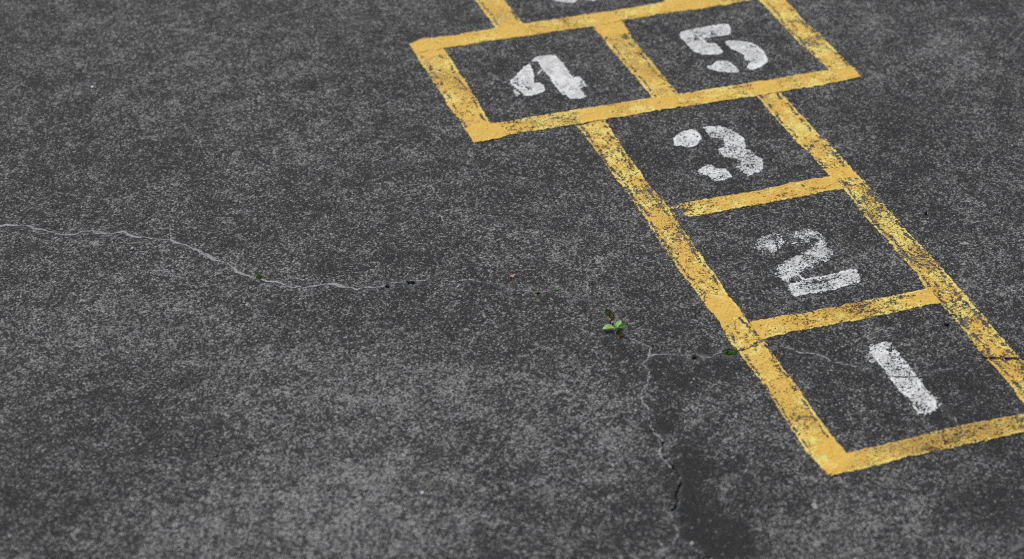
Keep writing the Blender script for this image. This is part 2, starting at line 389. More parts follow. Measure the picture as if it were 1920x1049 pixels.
STRIP_POLYS = []
def strip(name, A, B, wear, seed, off, gaps=(.14, .86), gapk=.62, tone=.45, pads=(), dirt=0.15, edge=1.0, breaks=(), rim=(.0, .0)):
    """painted line between edge polylines A and B (photo survey).  wear: [(u,w)...] share of paint lost along it."""
    A = gps(A); B = gps(B); STRIP_POLYS.append(np.concatenate([A, B[::-1]]))
    _, la = resample(A, 2); st = .00072
    n = int(la/st); A, _ = resample(A, n); B, _ = resample(B, n)
    wid = np.hypot(*(A-B).T).mean(); ex = .004
    vv = np.arange(-ex, wid+ex+1e-9, st)/wid; m = len(vv)
    X = A[:, :1]*(1-vv)+B[:, :1]*vv; Y = A[:, 1:]*(1-vv)+B[:, 1:]*vv
    u = np.linspace(0, 1, n)
    xc = .25*(X[1:, 1:]+X[:-1, 1:]+X[1:, :-1]+X[:-1, :-1]).ravel(); yc = .25*(Y[1:, 1:]+Y[:-1, 1:]+Y[1:, :-1]+Y[:-1, :-1]).ravel()
    UU, VV = np.meshgrid(.5*(u[1:]+u[:-1]), .5*(vv[1:]+vv[:-1]), indexing='ij'); UU = UU.ravel(); VV = VV.ravel()
    um = UU*la; vm = VV*wid
    wu = np.array(wear, float)
    wr = np.interp(UU, wu[:, 0], wu[:, 1])
    pad = np.zeros(UU.shape)
    for p0, p1 in pads: pad = np.maximum(pad, np.clip(np.minimum(UU-p0, p1-UU)*la/.004+.5, 0, 1))
    wr = wr*(1-.85*pad)*np.exp(.45*fbm(xc, yc, .040, seed+5, 3))
    # chips: fine pits, plus larger flakes
    c1 = fbm(xc, yc, .0028, seed, 3, .8); c2 = fbm(um*.7, vm*1.4, .011, seed+40, 3, .7)
    chip = uni(.92*c1+.45*c2) < wr*.95
    e1 = .0007*fbm(um, vm*0, .05, seed+7, 2)+.0009*fbm(xc, yc, .006, seed+8, 2)*edge
    e2 = .0007*fbm(um, vm*0+3, .05, seed+17, 2)+.0009*fbm(xc, yc, .006, seed+18, 2)*edge
    dl = vm+e1; dr = wid-vm+e2; de = np.minimum(um, la-um)+.0012*fbm(xc, yc, .008, seed+9, 2)
    keep = (dl > 0) & (dr > 0) & (de > 0) & ~chip
    # the rim left by the masking tape and the worn groove beside it
    groove = np.zeros(UU.shape)
    for g in gaps:
        wob = .0022*fbm(um, um*0+g*9, .05, seed+21, 3)
        dg = np.abs(vm-g*wid+wob)
        amp = np.interp(UU, wu[:, 0], wu[:, 1])
        lvl = gapk+.9*(amp-.2)
        brk = uni(fbm(um, um*0+g*5, .016, seed+int(g*50), 3, .7))
        hw = .0034*np.clip(1.25*lvl+.55*(brk-.5), 0, 1)*(1-pad)*(.45+1.1*uni(fbm(xc, yc, .0045, seed+60, 2)))
        keep &= ~((dg < hw) & (brk < .28+.60*lvl) & (uni(fbm(xc, yc, .0034, seed+61, 2)) < .80))
        groove = np.maximum(groove, np.exp(-(dg/.0035)**2)*(1-pad))
    # cracks in the ground break the paint
    dk = crack_gap(xc, yc)
    keep &= ~(dk < .0012+.0010*fbm(xc, yc, .01, 333, 2))
    for P, w in breaks:
        dk2 = seg_dist(xc, yc, gps(P), .03); keep &= ~(dk2 < w+.0012*fbm(xc, yc, .008, 335, 2))
    cvv = carve(xc, yc); keep &= cvv < .0005
    keep = keep.reshape(n-1, m-1)
    # vertex data
    x = X.ravel(); y = Y.ravel()
    VU = np.repeat(u, m); Vv = np.tile(vv, n)*wid
    padv = np.zeros(VU.shape)
    for p0, p1 in pads: padv = np.maximum(padv, np.clip(np.minimum(VU-p0, p1-VU)*la/.004+.5, 0, 1))
    rimd = np.minimum(Vv, wid-Vv)
    wv = np.interp(VU, wu[:, 0], wu[:, 1])
    ridge = np.exp(-((rimd-.0015)/.0022)**2)*np.clip(uni(fbm(VU*la, Vv*0+np.sign(Vv-wid/2)*4, .05, seed+31, 2)-.2)+np.where(Vv > wid/2, rim[1], rim[0]), 0, 1)  # thick paint ridge; rim paints the lower edge brighter, as if lit
    t = tone+.20*fbm(x, y, .03, seed+32, 3)+.17*fbm(x, y, .007, seed+33, 3)+.85*(wv-.16)+.50*ridge-.42*padv
    dr_ = np.clip(dirt+.22*fbm(x, y, .06, seed+34, 2)+.5*wv-.6*padv-.4*ridge, 0, 1)
    z = relief(x, y)+off+.00022*fbm(x, y, .006, seed+35, 2)+.0004*ridge+.0003*padv
    me = cells_mesh(name, X, Y, z, keep, dict(tone=t, dirt=dr_), M_YEL, GO, thick=.0012)
    return link(name, me, GRID)

# left rail of squares 1-3
strip('side_line',
 [(1082,238),(1096,256.8),(1108,271.5),(1148,327.5),(1208,408),(1220,428),(1260,486.8),(1290.8,529.5),(1325.5,577.6),(1350.9,607),(1372,647),(1385.4,660),(1430.7,724),(1466.8,780),(1509.5,841.6),(1554,894)],
 [(1133.4,225.5),(1184,300.8),(1221.5,354.2),(1250.9,389),(1281,433),(1300,460),(1337.5,513.5),(1366.9,556),(1404,605.6),(1433.4,640),(1453.4,670.7),(1490.8,721.4),(1530.9,780),(1557.5,814.9),(1590,853)],
 [(0,.08),(.06,.18),(.12,.26),(.25,.30),(.33,.20),(.42,.24),(.5,.20),(.58,.16),(.66,.14),(.8,.15),(.93,.08),(1,.05)], 100, .0006, gapk=.72, tone=.47, pads=((.565,.635),(.95,1.01)))
# right rail of squares 1-3
strip('side_line',
 [(1418.7,180.7),(1472,242),(1514.8,284.8),(1557.5,334.2),(1584,355.5),(1624,409),(1657.6,445.4),(1688,480),(1717.6,513.5),(1737.7,543.4),(1764.4,569.5),(1795,605.6),(1848.4,670.7),(1891,720),(1920,757.5),(1960,806)],
 [(1462.7,172.7),(1494.8,207.4),(1538.8,255.4),(1549.5,263.5),(1586.9,307.5),(1621.6,342.2),(1664,394),(1704,438.7),(1741.7,478.8),(1779,521.5),(1827,577.6),(1843,593.6),(1899,659),(1918,680),(1975,747),(2030,812)],
 [(0,.10),(.08,.16),(.16,.10),(.24,.22),(.30,.30),(.40,.34),(.47,.32),(.55,.26),(.62,.26),(.70,.30),(.80,.24),(1,.2)], 200, .0007, gapk=.78, tone=.47, pads=((.265,.30),),
 breaks=(([(1515,284),(1526,268),(1540,259)], .0018),([(1480,250),(1492,262)], .0012)))
# cross line between squares 3 and 2
strip('cross_line',
 [(1252,388),(1289.6,380.9),(1404,361),(1487,343.5),(1540,336),(1562,333)],
 [(1263,407),(1300,406.3),(1407,387.6),(1540,362),(1584,356)],
 [(0,.85),(.06,.72),(.14,.42),(.22,.16),(.5,.06),(.8,.05),(1,.06)], 300, .0010, gaps=(), tone=.34, dirt=.08, rim=(0, .45))
# cross line between squares 2 and 1
strip('cross_line',
 [(1404,606),(1447,599),(1521.7,585.6),(1607,568),(1660,558),(1700,551),(1740,544)],
 [(1428,638),(1524,617.6),(1660,589.6),(1710,579),(1766,569)],
 [(0,.06),(.2,.10),(.5,.16),(.6,.32),(.8,.40),(.9,.22),(1,.08)], 400, .0011, gaps=(), tone=.38, pads=((-.01,.03),(.955,1.01)), dirt=.2, rim=(0, .5))
# line closing square 1
strip('cross_line',
 [(1588,851),(1653.6,834.9),(1685.6,828),(1752,812),(1820,797),(1864.5,788),(1920,777.5),(1972,767)],
 [(1556,894),(1618.9,879),(1704,857.6),(1781.7,843),(1877.8,821.5),(1920,812),(2034,790)],
 [(0,.03),(.08,.06),(.14,.2),(.25,.12),(.4,.22),(.55,.30),(.8,.25),(1,.2)], 500, .0012, gaps=(.8,), gapk=.15, tone=.36, pads=((-.01,.05),), dirt=.42, rim=(0, .5))
# long line under squares 4 and 5
strip('cross_line',
 [(878,240),(921.5,232.8),(1007,220),(1095,205.5),(1226.7,184),(1272,176.7),(1411,154.8),(1507,138.8),(1553.8,132),(1595,125.5),(1602,128)],
 [(891,268.5),(937.5,260),(975,249.6),(1079,235),(1133,225.5),(1220,210),(1327,194),(1417.7,181.2),(1464,172),(1520,163),(1600,149),(1614,145)],
 [(0,.02),(.07,.03),(.10,.20),(.2,.30),(.26,.22),(.33,.08),(.5,.07),(.6,.12),(.75,.10),(.85,.16),(1,.06)], 600, .0010, gaps=(.82,), gapk=.05, tone=.40, pads=((-.01,.075),(.27,.345),(.455,.52),(.72,.785),(.95,1.01)), dirt=.22, rim=(0, .45))
# line over squares 4 and 5
strip('cross_line',
 [(767,85),(788,76),(846.8,69),(929.5,54.7),(977.6,47.5),(1111,28),(1160,22),(1248,5.3),(1330,-11),(1392,-21)],
 [(784,102),(832,93.4),(932,77.4),(1028,62.7),(1112,50.7),(1165,41.4),(1234.7,28),(1330.8,16),(1395,3.2),(1425,-1)],
 [(0,.03),(.08,.05),(.15,.10),(.4,.08),(.5,.10),(.58,.16),(.75,.08),(.86,.12),(.93,.55),(1,.4)], 700, .0010, gaps=(), tone=.36, pads=((-.01,.07),(.245,.315),(.52,.59),(.74,.84)), dirt=.12)
# left side of square 4
strip('side_line',
 [(767,85),(785,113.5),(841,197.5),(890,268)],
 [(826,84),(832,93.4),(885.5,176),(921.5,232.8),(934,252)],
 [(0,.04),(.15,.14),(.4,.12),(.8,.10),(1,.05)], 800, .0006, gapk=.74, tone=.42, pads=((-.01,.13),(.86,1.01)))
# line between squares 4 and 5
strip('side_line',
 [(1106,43),(1112,50.7),(1167,117.5),(1220,177.5),(1230,190)],
 [(1160,34),(1165,41.4),(1189,77),(1221,115),(1272,176.7),(1279,185)],
 [(0,.03),(.2,.12),(.4,.18),(.6,.12),(1,.06)], 900, .0006, gapk=.74, tone=.36, pads=((-.01,.2),))
# right side of square 5
strip('side_line',
 [(1395,-28),(1423,0),(1461.7,41.4),(1509.7,90.8),(1555,132),(1570,146)],
 [(1440,-35),(1471,0),(1507,40),(1533,62),(1555,85.4),(1595,125.5),(1606,137)],
 [(0,.08),(.4,.14),(.55,.30),(.7,.18),(1,.12)], 1000, .0006, gapk=.74, tone=.46)
# sides of the square beyond
strip('side_line',
 [(806,-105),(843,-60),(890.5,0),(908.4,24),(933,59)],
 [(860,-108),(898,-60),(943.6,0),(960,20),(983,51)],
 [(0,.1),(1,.1)], 1100, .0006, gapk=.74, tone=.42)
strip('side_line',
 [(1166,-106),(1204,-60),(1247,0),(1259,14)],
 [(1222,-112),(1262,-60),(1306,-3),(1314,8)],
 [(0,.1),(1,.08)], 1200, .0006, gapk=.5, tone=.36, pads=((.86,1.01),))

build_ground()

# ------------------------------------------------------------------ white stencilled numerals
NUM_GROUP = 'white numerals stencilled inside the hopscotch squares'
def numeral(label, pieces, seed):
    allp = np.concatenate([gps(p['P'], p['o'], p['s']) for p in pieces])
    root = empty('stencilled_numeral', allp.mean(0), label, 'numeral', NUM_GROUP)
    O = np.array(root.location)
    for k, p in enumerate(pieces):
        P = gps(p['P'], p['o'], p['s']); sd0 = seed+k*50
        st = .0008; lo = P.min(0)-.012; hi = P.max(0)+.012
        X, Y = np.meshgrid(np.arange(lo[0], hi[0], st), np.arange(lo[1], hi[1], st), indexing='ij')
        xc = (X[1:, 1:]-st/2).ravel(); yc = (Y[1:, 1:]-st/2).ravel()
        sd = poly_sd(xc, yc, P)
        soft = p.get('soft', .0012)
        sd = sd+.0005*fbm(xc, yc, .02, sd0, 2)+soft*.45*fbm(xc, yc, .005, sd0+1, 3)
        wear = np.full(sd.shape, p.get('wear', .2))
        for c, r, w in p.get('spots', ()):                # places scrubbed barer or left thicker
            q = gp((p['o'][0]+c[0]/p['s'], p['o'][1]+c[1]/p['s']))
            g = np.exp(-((xc-q[0])**2+(yc-q[1])**2)/(2*(r*.6)**2)); wear = wear*(1-g)+w*g
        for Ln, r, w in p.get('lines', ()):
            d = seg_dist(xc, yc, gps(Ln, p['o'], p['s']), .03); g = np.exp(-(d/r)**2); wear = wear*(1-g)+w*g
        rim = np.exp(-((sd-.0012)/.0018)**2)*uni(fbm(xc, yc, .03, sd0+3, 2))*p.get('rim', .7)
        wear = np.clip(wear*(1-.75*rim)*np.exp(.35*fbm(xc, yc, .02, sd0+4, 2)), 0, 1)
        gr = p.get('grain', .0032)
        wear = wear+(1-wear)*p.get('fuzz', 0)*np.exp(-np.clip(sd, 0, 1)/.004)
        ch = uni(.97*fbm(xc, yc, gr, sd0+5, 3, .75)+.26*fbm(xc, yc, .012, sd0+6, 2))
        keep = (sd > 0) & (ch > wear)
        # thin overspray round the stencil
        os_ = p.get('spray', .05)*1.0
        keep |= (sd > -.006) & (sd <= 0) & (uni(fbm(xc, yc, .0035, sd0+8, 2)) < os_*np.exp(sd/.003))
        keep &= ~(crack_gap(xc, yc) < .0011+.0006*fbm(xc, yc, .01, 335, 2))
        x = X.ravel(); y = Y.ravel()
        sdv = poly_sd(x, y, P)
        rv = np.exp(-((sdv-.0015)/.0022)**2)*p.get('rim', .7)
        t = p.get('tone', .45)+.22*fbm(x, y, .02, sd0+9, 3)+.14*fbm(x, y, .006, sd0+10, 2)+.45*rv
        dd = np.clip(p.get('dirt', .15)+.2*fbm(x, y, .03, sd0+11, 2)-.3*rv, 0, 1)
        z = relief(x, y)+.0008+.0002*fbm(x, y, .006, sd0+12, 2)+.0004*rv
        me = cells_mesh('stroke', X, Y, z, keep.reshape(X.shape[0]-1, X.shape[1]-1), dict(tone=t, dirt=dd), M_WHT, O, thick=.0012)
        link('stroke', me, root)

o1 = dict(o=(1610,620), s=6.172)
numeral('slanting white stencilled numeral 1 crossed by a thin crack in the nearest square', [
 dict(P=[(130,200),(200,165),(320,125),(360,155),(440,240),(540,370),(650,500),(760,660),(830,740),(890,810),(905,900),(870,940),(830,960),(700,965),(650,900),(600,800),(500,730),(420,640),(330,510),(240,390),(190,330),(140,260)],
  wear=.20, rim=.75, soft=.0014, spray=.2, grain=.0024, fuzz=.15, spots=[((450,380),.022,.50),((500,470),.018,.5),((350,230),.010,.55),((750,900),.02,.36),((300,330),.015,.10)], **o1),
 dict(P=[(90,300),(140,270),(215,355),(110,365)], wear=.6, soft=.003, rim=0, spray=.25, tone=.3, dirt=.3, grain=.0018, fuzz=.4, **o1),
 dict(P=[(850,760),(890,800),(960,885),(935,895),(870,815)], wear=.45, soft=.002, rim=.3, **o1)], 2000)
o2 = dict(o=(1400,420), s=6.99)
numeral('most faded white stencilled numeral 2, its top half almost rubbed off', [
 dict(P=[(110,290),(190,200),(270,145),(380,125),(480,190),(510,270),(440,295),(400,380),(350,400),(290,340),(200,360),(130,340)],
  wear=.72, soft=.0028, rim=.15, spray=.25, tone=.35, dirt=.3, grain=.0019, fuzz=.6, lines=[([(290,245),(320,320),(365,375)],.0085,.12),([(210,195),(265,155)],.004,.1),([(430,200),(460,240)],.006,.4)], **o2),
 dict(P=[(600,150),(700,95),(850,95),(960,150),(1040,220),(1050,320),(1120,340),(1150,390),(1110,440),(1000,500),(880,545),(800,580),(720,640),(650,650),(690,690),(560,720),(540,780),(430,720),(400,640),(430,570),(500,510),(620,440),(760,390),(850,340),(880,290),(780,245),(740,240),(690,190)],
  wear=.38, soft=.0018, rim=.12, spray=.25, tone=.35, dirt=.3, grain=.0019, fuzz=.55, spots=[((700,170),.012,.32),((1000,260),.022,.66),((860,350),.020,.62),((560,560),.022,.30),((480,640),.02,.26),((850,450),.018,.60),((1050,420),.016,.42),((470,720),.012,.15)],
  lines=[([(690,180),(745,235)],.004,.1),([(830,130),(900,170)],.006,.3),([(630,650),(690,690)],.004,.08)], **o2),
 dict(P=[(690,690),(770,742),(1000,695),(1200,655),(1340,620),(1430,615),(1480,680),(1490,780),(1380,800),(1200,860),(1050,890),(900,925),(640,965),(590,930),(540,850),(560,790),(640,790),(740,760)],
  wear=.40, soft=.0016, rim=.85, spray=.12, grain=.0024, fuzz=.2, spots=[((1410,690),.02,.05),((1000,800),.02,.5),((1350,810),.015,.6),((820,770),.012,.62)],
  lines=[([(700,700),(770,742),(1000,695),(1200,655),(1340,622)],.0035,.03),([(1060,765),(1200,735),(1260,760),(1180,850)],.006,.1),([(640,955),(900,915),(1040,885)],.0035,.06),([(800,800),(1000,760),(1250,705)],.003,.75)], **o2),
 dict(P=[(590,264),(655,244),(662,254),(610,274)], wear=.05, rim=.3, soft=.0006, **o2)], 2300)
o3 = dict(o=(1250,225), s=8.39)
numeral('white stencilled numeral 3 with a round dot at its upper left and speckled strokes', [
 dict(P=[(110,300),(160,240),(260,190),(380,155),(450,165),(510,220),(550,285),(500,360),(470,400),(400,425),(310,435),(220,400),(160,425),(120,410),(130,350)],
  wear=.10, rim=.9, spots=[((330,270),.014,.26)], tone=.5, dirt=.08, **o3),
 dict(P=[(580,130),(680,105),(820,100),(950,130),(1050,155),(1120,225),(1220,290),(1230,340),(1250,400),(1230,450),(1330,490),(1420,560),(1510,620),(1520,700),(1500,820),(1440,835),(1370,830),(1340,870),(1290,885),(1220,850),(1170,790),(1090,740),(1180,720),(1180,640),(1120,600),(1000,585),(880,570),(840,510),(800,465),(910,410),(915,350),(905,300),(820,290),(700,270),(640,200)],
  wear=.27, soft=.0015, rim=.5, grain=.0024, spray=.12, spots=[((770,230),.012,.55),((1250,760),.02,.36),((1220,380),.012,.45)], **o3),
 dict(P=[(500,800),(570,740),(650,700),(710,710),(770,760),(850,780),(920,770),(970,810),(1020,860),(1040,905),(950,930),(880,965),(810,975),(700,920),(620,870),(540,850)],
  wear=.26, soft=.0015, rim=.5, grain=.0024, spray=.1, spots=[((900,850),.012,.45)], **o3)], 2600)
o4 = dict(o=(940,90), s=9.539)
numeral('blocky white stencilled numeral 4 in the left square of the wide pair', [
 dict(P=[(160,615),(240,560),(320,460),(400,375),(500,305),(550,390),(575,480),(580,560),(585,645),(680,650),(740,680),(780,745),(795,775),(720,810),(610,850),(480,875),(400,875),(350,800),(260,720),(170,660)],
  wear=.07, rim=.8, spray=.1, spots=[((330,680),.016,.36),((480,720),.014,.3)], dirt=.12, **o4),
 dict(P=[(170,670),(230,730),(330,830),(290,895),(230,810)], wear=.5, soft=.0018, rim=.2, **o4),
 dict(P=[(555,260),(600,200),(650,185),(760,165),(850,150),(960,150),(1010,190),(1100,280),(1170,380),(1240,480),(1280,540),(1400,525),(1480,590),(1520,690),(1400,740),(1480,820),(1520,880),(1420,915),(1240,920),(1180,860),(1080,830),(1010,750),(925,650),(880,540),(790,440),(720,360),(640,250),(580,265)],
  wear=.06, rim=.7, spray=.12, spots=[((1130,730),.015,.42),((1430,640),.016,.42),((1080,790),.01,.3)], dirt=.15, **o4),
 dict(P=[(638,482),(700,410),(740,388),(732,412),(660,492)], wear=.05, rim=.3, soft=.0006, **o4)], 2900)
o5 = dict(o=(1260,30), s=8.74)
numeral('rounded white stencilled numeral 5 in the right square of the wide pair', [
 dict(P=[(120,310),(160,270),(400,220),(640,185),(800,150),(920,150),(960,230),(960,300),(900,325),(740,345),(600,370),(490,375),(560,440),(640,460),(720,460),(790,530),(840,590),(760,635),(640,645),(500,640),(380,600),(300,530),(220,450),(150,370)],
  wear=.09, rim=.8, spray=.08, spots=[((560,300),.02,.48),((380,400),.016,.42)], **o5),
 dict(P=[(850,420),(960,410),(1150,420),(1290,445),(1400,500),(1520,600),(1560,700),(1560,755),(1480,820),(1340,880),(1290,880),(1220,840),(1240,800),(1300,740),(1190,720),(1185,640),(1120,600),(1000,550),(920,490)],
  wear=.08, rim=.9, spray=.08, spots=[((1350,730),.012,.5),((1240,660),.012,.02),((1300,520),.012,.3)], **o5),
 dict(P=[(570,830),(660,800),(720,745),(840,735),(960,760),(1040,830),(1110,900),(1060,925),(880,920),(720,895),(620,860)],
  wear=.22, rim=.7, spray=.1, spots=[((800,830),.01,.6),((600,830),.01,.5)], **o5)], 3200)
o6 = dict(o=(0,0), s=1)
numeral('white stencilled numeral cut off by the top edge of the photo', [
 dict(P=[(1003,-46),(1020,-52),(1038,-50),(1030,-38),(1036,-22),(1052,-10),(1072,-10),(1084,0),(1078,6.5),(1064,8.5),(1044,5),(1026,-4),(1008,-22)], wear=.16, rim=.8, **o6),
 dict(P=[(1090,-6),(1106,-14),(1112,-26),(1128,-22),(1138,-10),(1128,0),(1113,3.2),(1098,1)], wear=.2, rim=.8, **o6)], 3500)

# ------------------------------------------------------------------ cracks: pale crumbling crust along the broken edges
def crack(label, key, wid, dens, seed, fade=None, group=None):
    P0 = CRACKS_W[key]; st = .0010
    Ld = np.hypot(*np.diff(P0, axis=0).T).sum(); n = int(Ld/st)
    P, L = resample(P0, n)
    # jitter the surveyed line at small scale
    um = np.linspace(0, L, n)
    T = np.gradient(P, axis=0); T /= np.hypot(*T.T)[:, None]+1e-9
    ks = np.ones(9)/9
    T = np.stack([np.convolve(np.pad(T[:, i], 4, mode='edge'), ks, 'valid') for i in (0, 1)], 1); T /= np.hypot(*T.T)[:, None]+1e-9
    N = np.stack([-T[:, 1], T[:, 0]], 1)
    P = P+N*(.0008*fbm(um, um*0+seed, .012, seed, 3))[:, None]
    vv = np.arange(-.010, .0101, st); m = len(vv)
    X = P[:, :1]+N[:, :1]*vv; Y = P[:, 1:]+N[:, 1:]*vv
    xc = .25*(X[1:, 1:]+X[:-1, 1:]+X[1:, :-1]+X[:-1, :-1]).ravel(); yc = .25*(Y[1:, 1:]+Y[:-1, 1:]+Y[1:, :-1]+Y[:-1, :-1]).ravel()
    UU, VV = np.meshgrid(.5*(um[1:]+um[:-1]), .5*(vv[1:]+vv[:-1]), indexing='ij'); UU = UU.ravel(); VV = VV.ravel()
    lv = np.interp(UU/L, [f[0] for f in fade], [f[1] for f in fade]) if fade else np.ones(UU.shape)
    ww = wid*np.clip(.75+.35*fbm(UU, UU*0+1, .03, seed+1, 3), .25, 1.8)*np.sqrt(np.clip(lv, .05, 2))
    shift = .0009*fbm(UU, UU*0+2, .025, seed+2, 2)
    core = np.abs(VV-shift)/ww
    nz = uni(fbm(xc, yc, .0035, seed+3, 3, .7))
    keep = nz < dens*lv*np.clip(1.45-core**2.2, 0, 1.15)
    keep &= ~((np.abs(VV-.0006*fbm(UU, UU*0+5, .02, seed+6, 2)) < .0005) & (uni(fbm(UU, UU*0+3, .03, seed+4, 2)) > .6))
    keep &= carve(xc, yc) < .0008
    x = X.ravel(); y = Y.ravel(); V2 = np.tile(vv, n)
    z = relief(x, y)+.0009+.0009*np.exp(-(V2/.0035)**2)*uni(fbm(x, y, .005, seed+5, 2))
    c = P.mean(0)
    cz = float(relief(c[:1], c[1:])[0]); O = (c[0], c[1], cz)
    keep = keep.reshape(n-1, m-1)
    # stretches of crust between the open holes
    rows = np.convolve(keep.any(1), np.ones(5), 'same') > 0
    ed = np.flatnonzero(np.diff(np.r_[0, rows.astype(int), 0]))
    runs = [(a, b) for a, b in zip(ed[::2], ed[1::2]) if keep[a:b].sum() > 4]
    if len(runs) == 1:
        o = link('crack', cells_mesh('crack', X, Y, z, keep, {}, M_CRUST, O, thick=.0012)); o.location = O
    else:
        o = bpy.data.objects.new('crack', None); o.empty_display_size = .03; COL.objects.link(o); o.location = O
        for a, b in runs:
            k2 = np.zeros_like(keep); k2[a:b] = keep[a:b]
            link('crumbled_edge', cells_mesh('crumbled_edge', X, Y, z, k2, {}, M_CRUST, O, thick=.0012), o)
    return tag(o, label, 'crack', group)
CG = 'cracks running through the asphalt'
crack('long pale wavy crack running in from the left edge of the asphalt', 'left', .0030, 1.25, 4000, group=CG, fade=[(0,.95),(.6,1),(1,.8)])
crack('faint broken crack dotted with small dark holes left of the seedling', 'mid', .0021, .85, 4100, group=CG, fade=[(0,.8),(.3,.6),(.5,.7),(.62,.4),(.8,.45),(1,.7)])
crack('short crack with two mossy pits where the green seedling grows', 'seed', .0020, .85, 4200, group=CG)
crack('crack descending to the bottom edge through a dark stained patch', 'down', .0020, .85, 4300, group=CG, fade=[(0,.9),(.25,.8),(.5,.7),(.75,.5),(1,.9)])
crack('short pale crack forking off to the right at the bottom edge', 'fork', .0020, .4, 4400, group=CG)
crack('crack running right under the yellow lines and across the numeral 1', 'right', .0017, .95, 4500, group=CG, fade=[(0,.9),(.14,.5),(.3,.3),(.36,.6),(.5,.8),(.56,.25),(.7,.35),(.8,.65),(1,.3)])
crack('tiny hairline crack trailing from the foot of the numeral 1', 'tail', .0016, .4, 4600, group=CG)

# ------------------------------------------------------------------ seedling
def ground_z(x, y):
    x = np.array([x]); y = np.array([y]); return float((relief(x, y)-carve(x, y))[0])

def leaf_mesh(name, base, tip, width, lift, droop, mat, root, roll=0.0, petiole=.25):
    """leaf blade with a short stalk, from base to tip (x,y local), raised and cupped"""
    bm = bmesh.new(); base = Vector(base); tip = Vector(tip)
    ax = tip-base; L = ax.length; ax.normalize()
    side = Vector((-ax.y, ax.x, 0)).normalized(); up = ax.cross(side).normalized()
    if up.z < 0: up = -up
    side2 = side*math.cos(roll)+up*math.sin(roll); up2 = up*math.cos(roll)-side*math.sin(roll)
    nu, nv = 22, 8; top = []
    for i in range(nu+1):
        t = i/nu
        if t < petiole: w = width*.10
        else:
            s = (t-petiole)/(1-petiole); w = width*(.10*(1-s)+ (math.sin(math.pi*min(1, s**.85*.98+.02)))**.62*.5*1.9*.53)
            if i == nu: w = width*.03
        row = []
        for j in range(nv+1):
            v = j/nv*2-1
            p = base+ax*(L*t)+up*(lift*math.sin(math.pi*t*.75)-droop*t*t)
            p = p+side2*(w*v*.95)+up2*(abs(v)**1.6*w*.16 - (.0004 if abs(v) < .1 else 0))
            row.append(bm.verts.new(p))
        top.append(row)
    for i in range(nu):
        for j in range(nv): bm.faces.new((top[i][j], top[i+1][j], top[i+1][j+1], top[i][j+1]))
    bmesh.ops.recalc_face_normals(bm, faces=bm.faces)
    r = bmesh.ops.solidify(bm, geom=bm.faces[:], thickness=.0005)
    for f in bm.faces: f.smooth = True
    me = bpy.data.meshes.new(name); bm.to_mesh(me); bm.free(); me.materials.append(mat)
    return link(name, me, root)

def z13p(x, y): return gp((1120+x/13.11, 570+y/13.11))
sb = z13p(450, 668)
SEED = empty('seedling', sb, 'tiny green seedling with three leaves sprouting from the crack', 'seedling')
SEED.location.z = ground_z(*sb)
def loc(p, z): q = z13p(*p); return (q[0]-sb[0], q[1]-sb[1], z-0*SEED.location.z)
hz = .0045-SEED.location.z*0
base_z = -SEED.location.z
leaf_mesh('leaf', loc((450,640), base_z+.004), loc((130,692), base_z+.0035), .0130, .004, .001, M_LEAF, SEED, roll=.15, petiole=.14)
leaf_mesh('leaf', loc((470,640), base_z+.004), loc((575,515), base_z+.0075), .0076, .002, .001, M_LEAF, SEED, roll=-.1, petiole=.08)
leaf_mesh('leaf', loc((470,655), base_z+.004), loc((715,612), base_z+.006), .0060, .002, .0005, M_LEAF, SEED, roll=.75, petiole=.2)
def tube(name, pts, r0_, r1_, mat, root, seg=8):
    bm = bmesh.new(); rings = []
    pts = [Vector(p) for p in pts]
    for i, p in enumerate(pts):
        d = (pts[min(i+1, len(pts)-1)]-pts[max(i-1, 0)]).normalized()
        a = d.orthogonal().normalized(); b = d.cross(a); r = r0_+(r1_-r0_)*i/(len(pts)-1)
        rings.append([bm.verts.new(p+a*r*math.cos(2*math.pi*k/seg)+b*r*math.sin(2*math.pi*k/seg)) for k in range(seg)])
    for A_, B_ in zip(rings[:-1], rings[1:]):
        for k in range(seg): bm.faces.new((A_[k], A_[(k+1) % seg], B_[(k+1) % seg], B_[k]))
    bm.faces.new(rings[0][::-1]); bm.faces.new(rings[-1])
    bmesh.ops.recalc_face_normals(bm, faces=bm.faces)
    for f in bm.faces: f.smooth = True
    me = bpy.data.meshes.new(name); bm.to_mesh(me); bm.free(); me.materials.append(mat)
    return link(name, me, root)
tube('stem', [(.001, -.001, -.004), (.0004, -.0004, base_z*.5), (0, 0, base_z+.0035), (0.0003, .0006, base_z+.0052)], .0012, .0009, M_STEM, SEED)

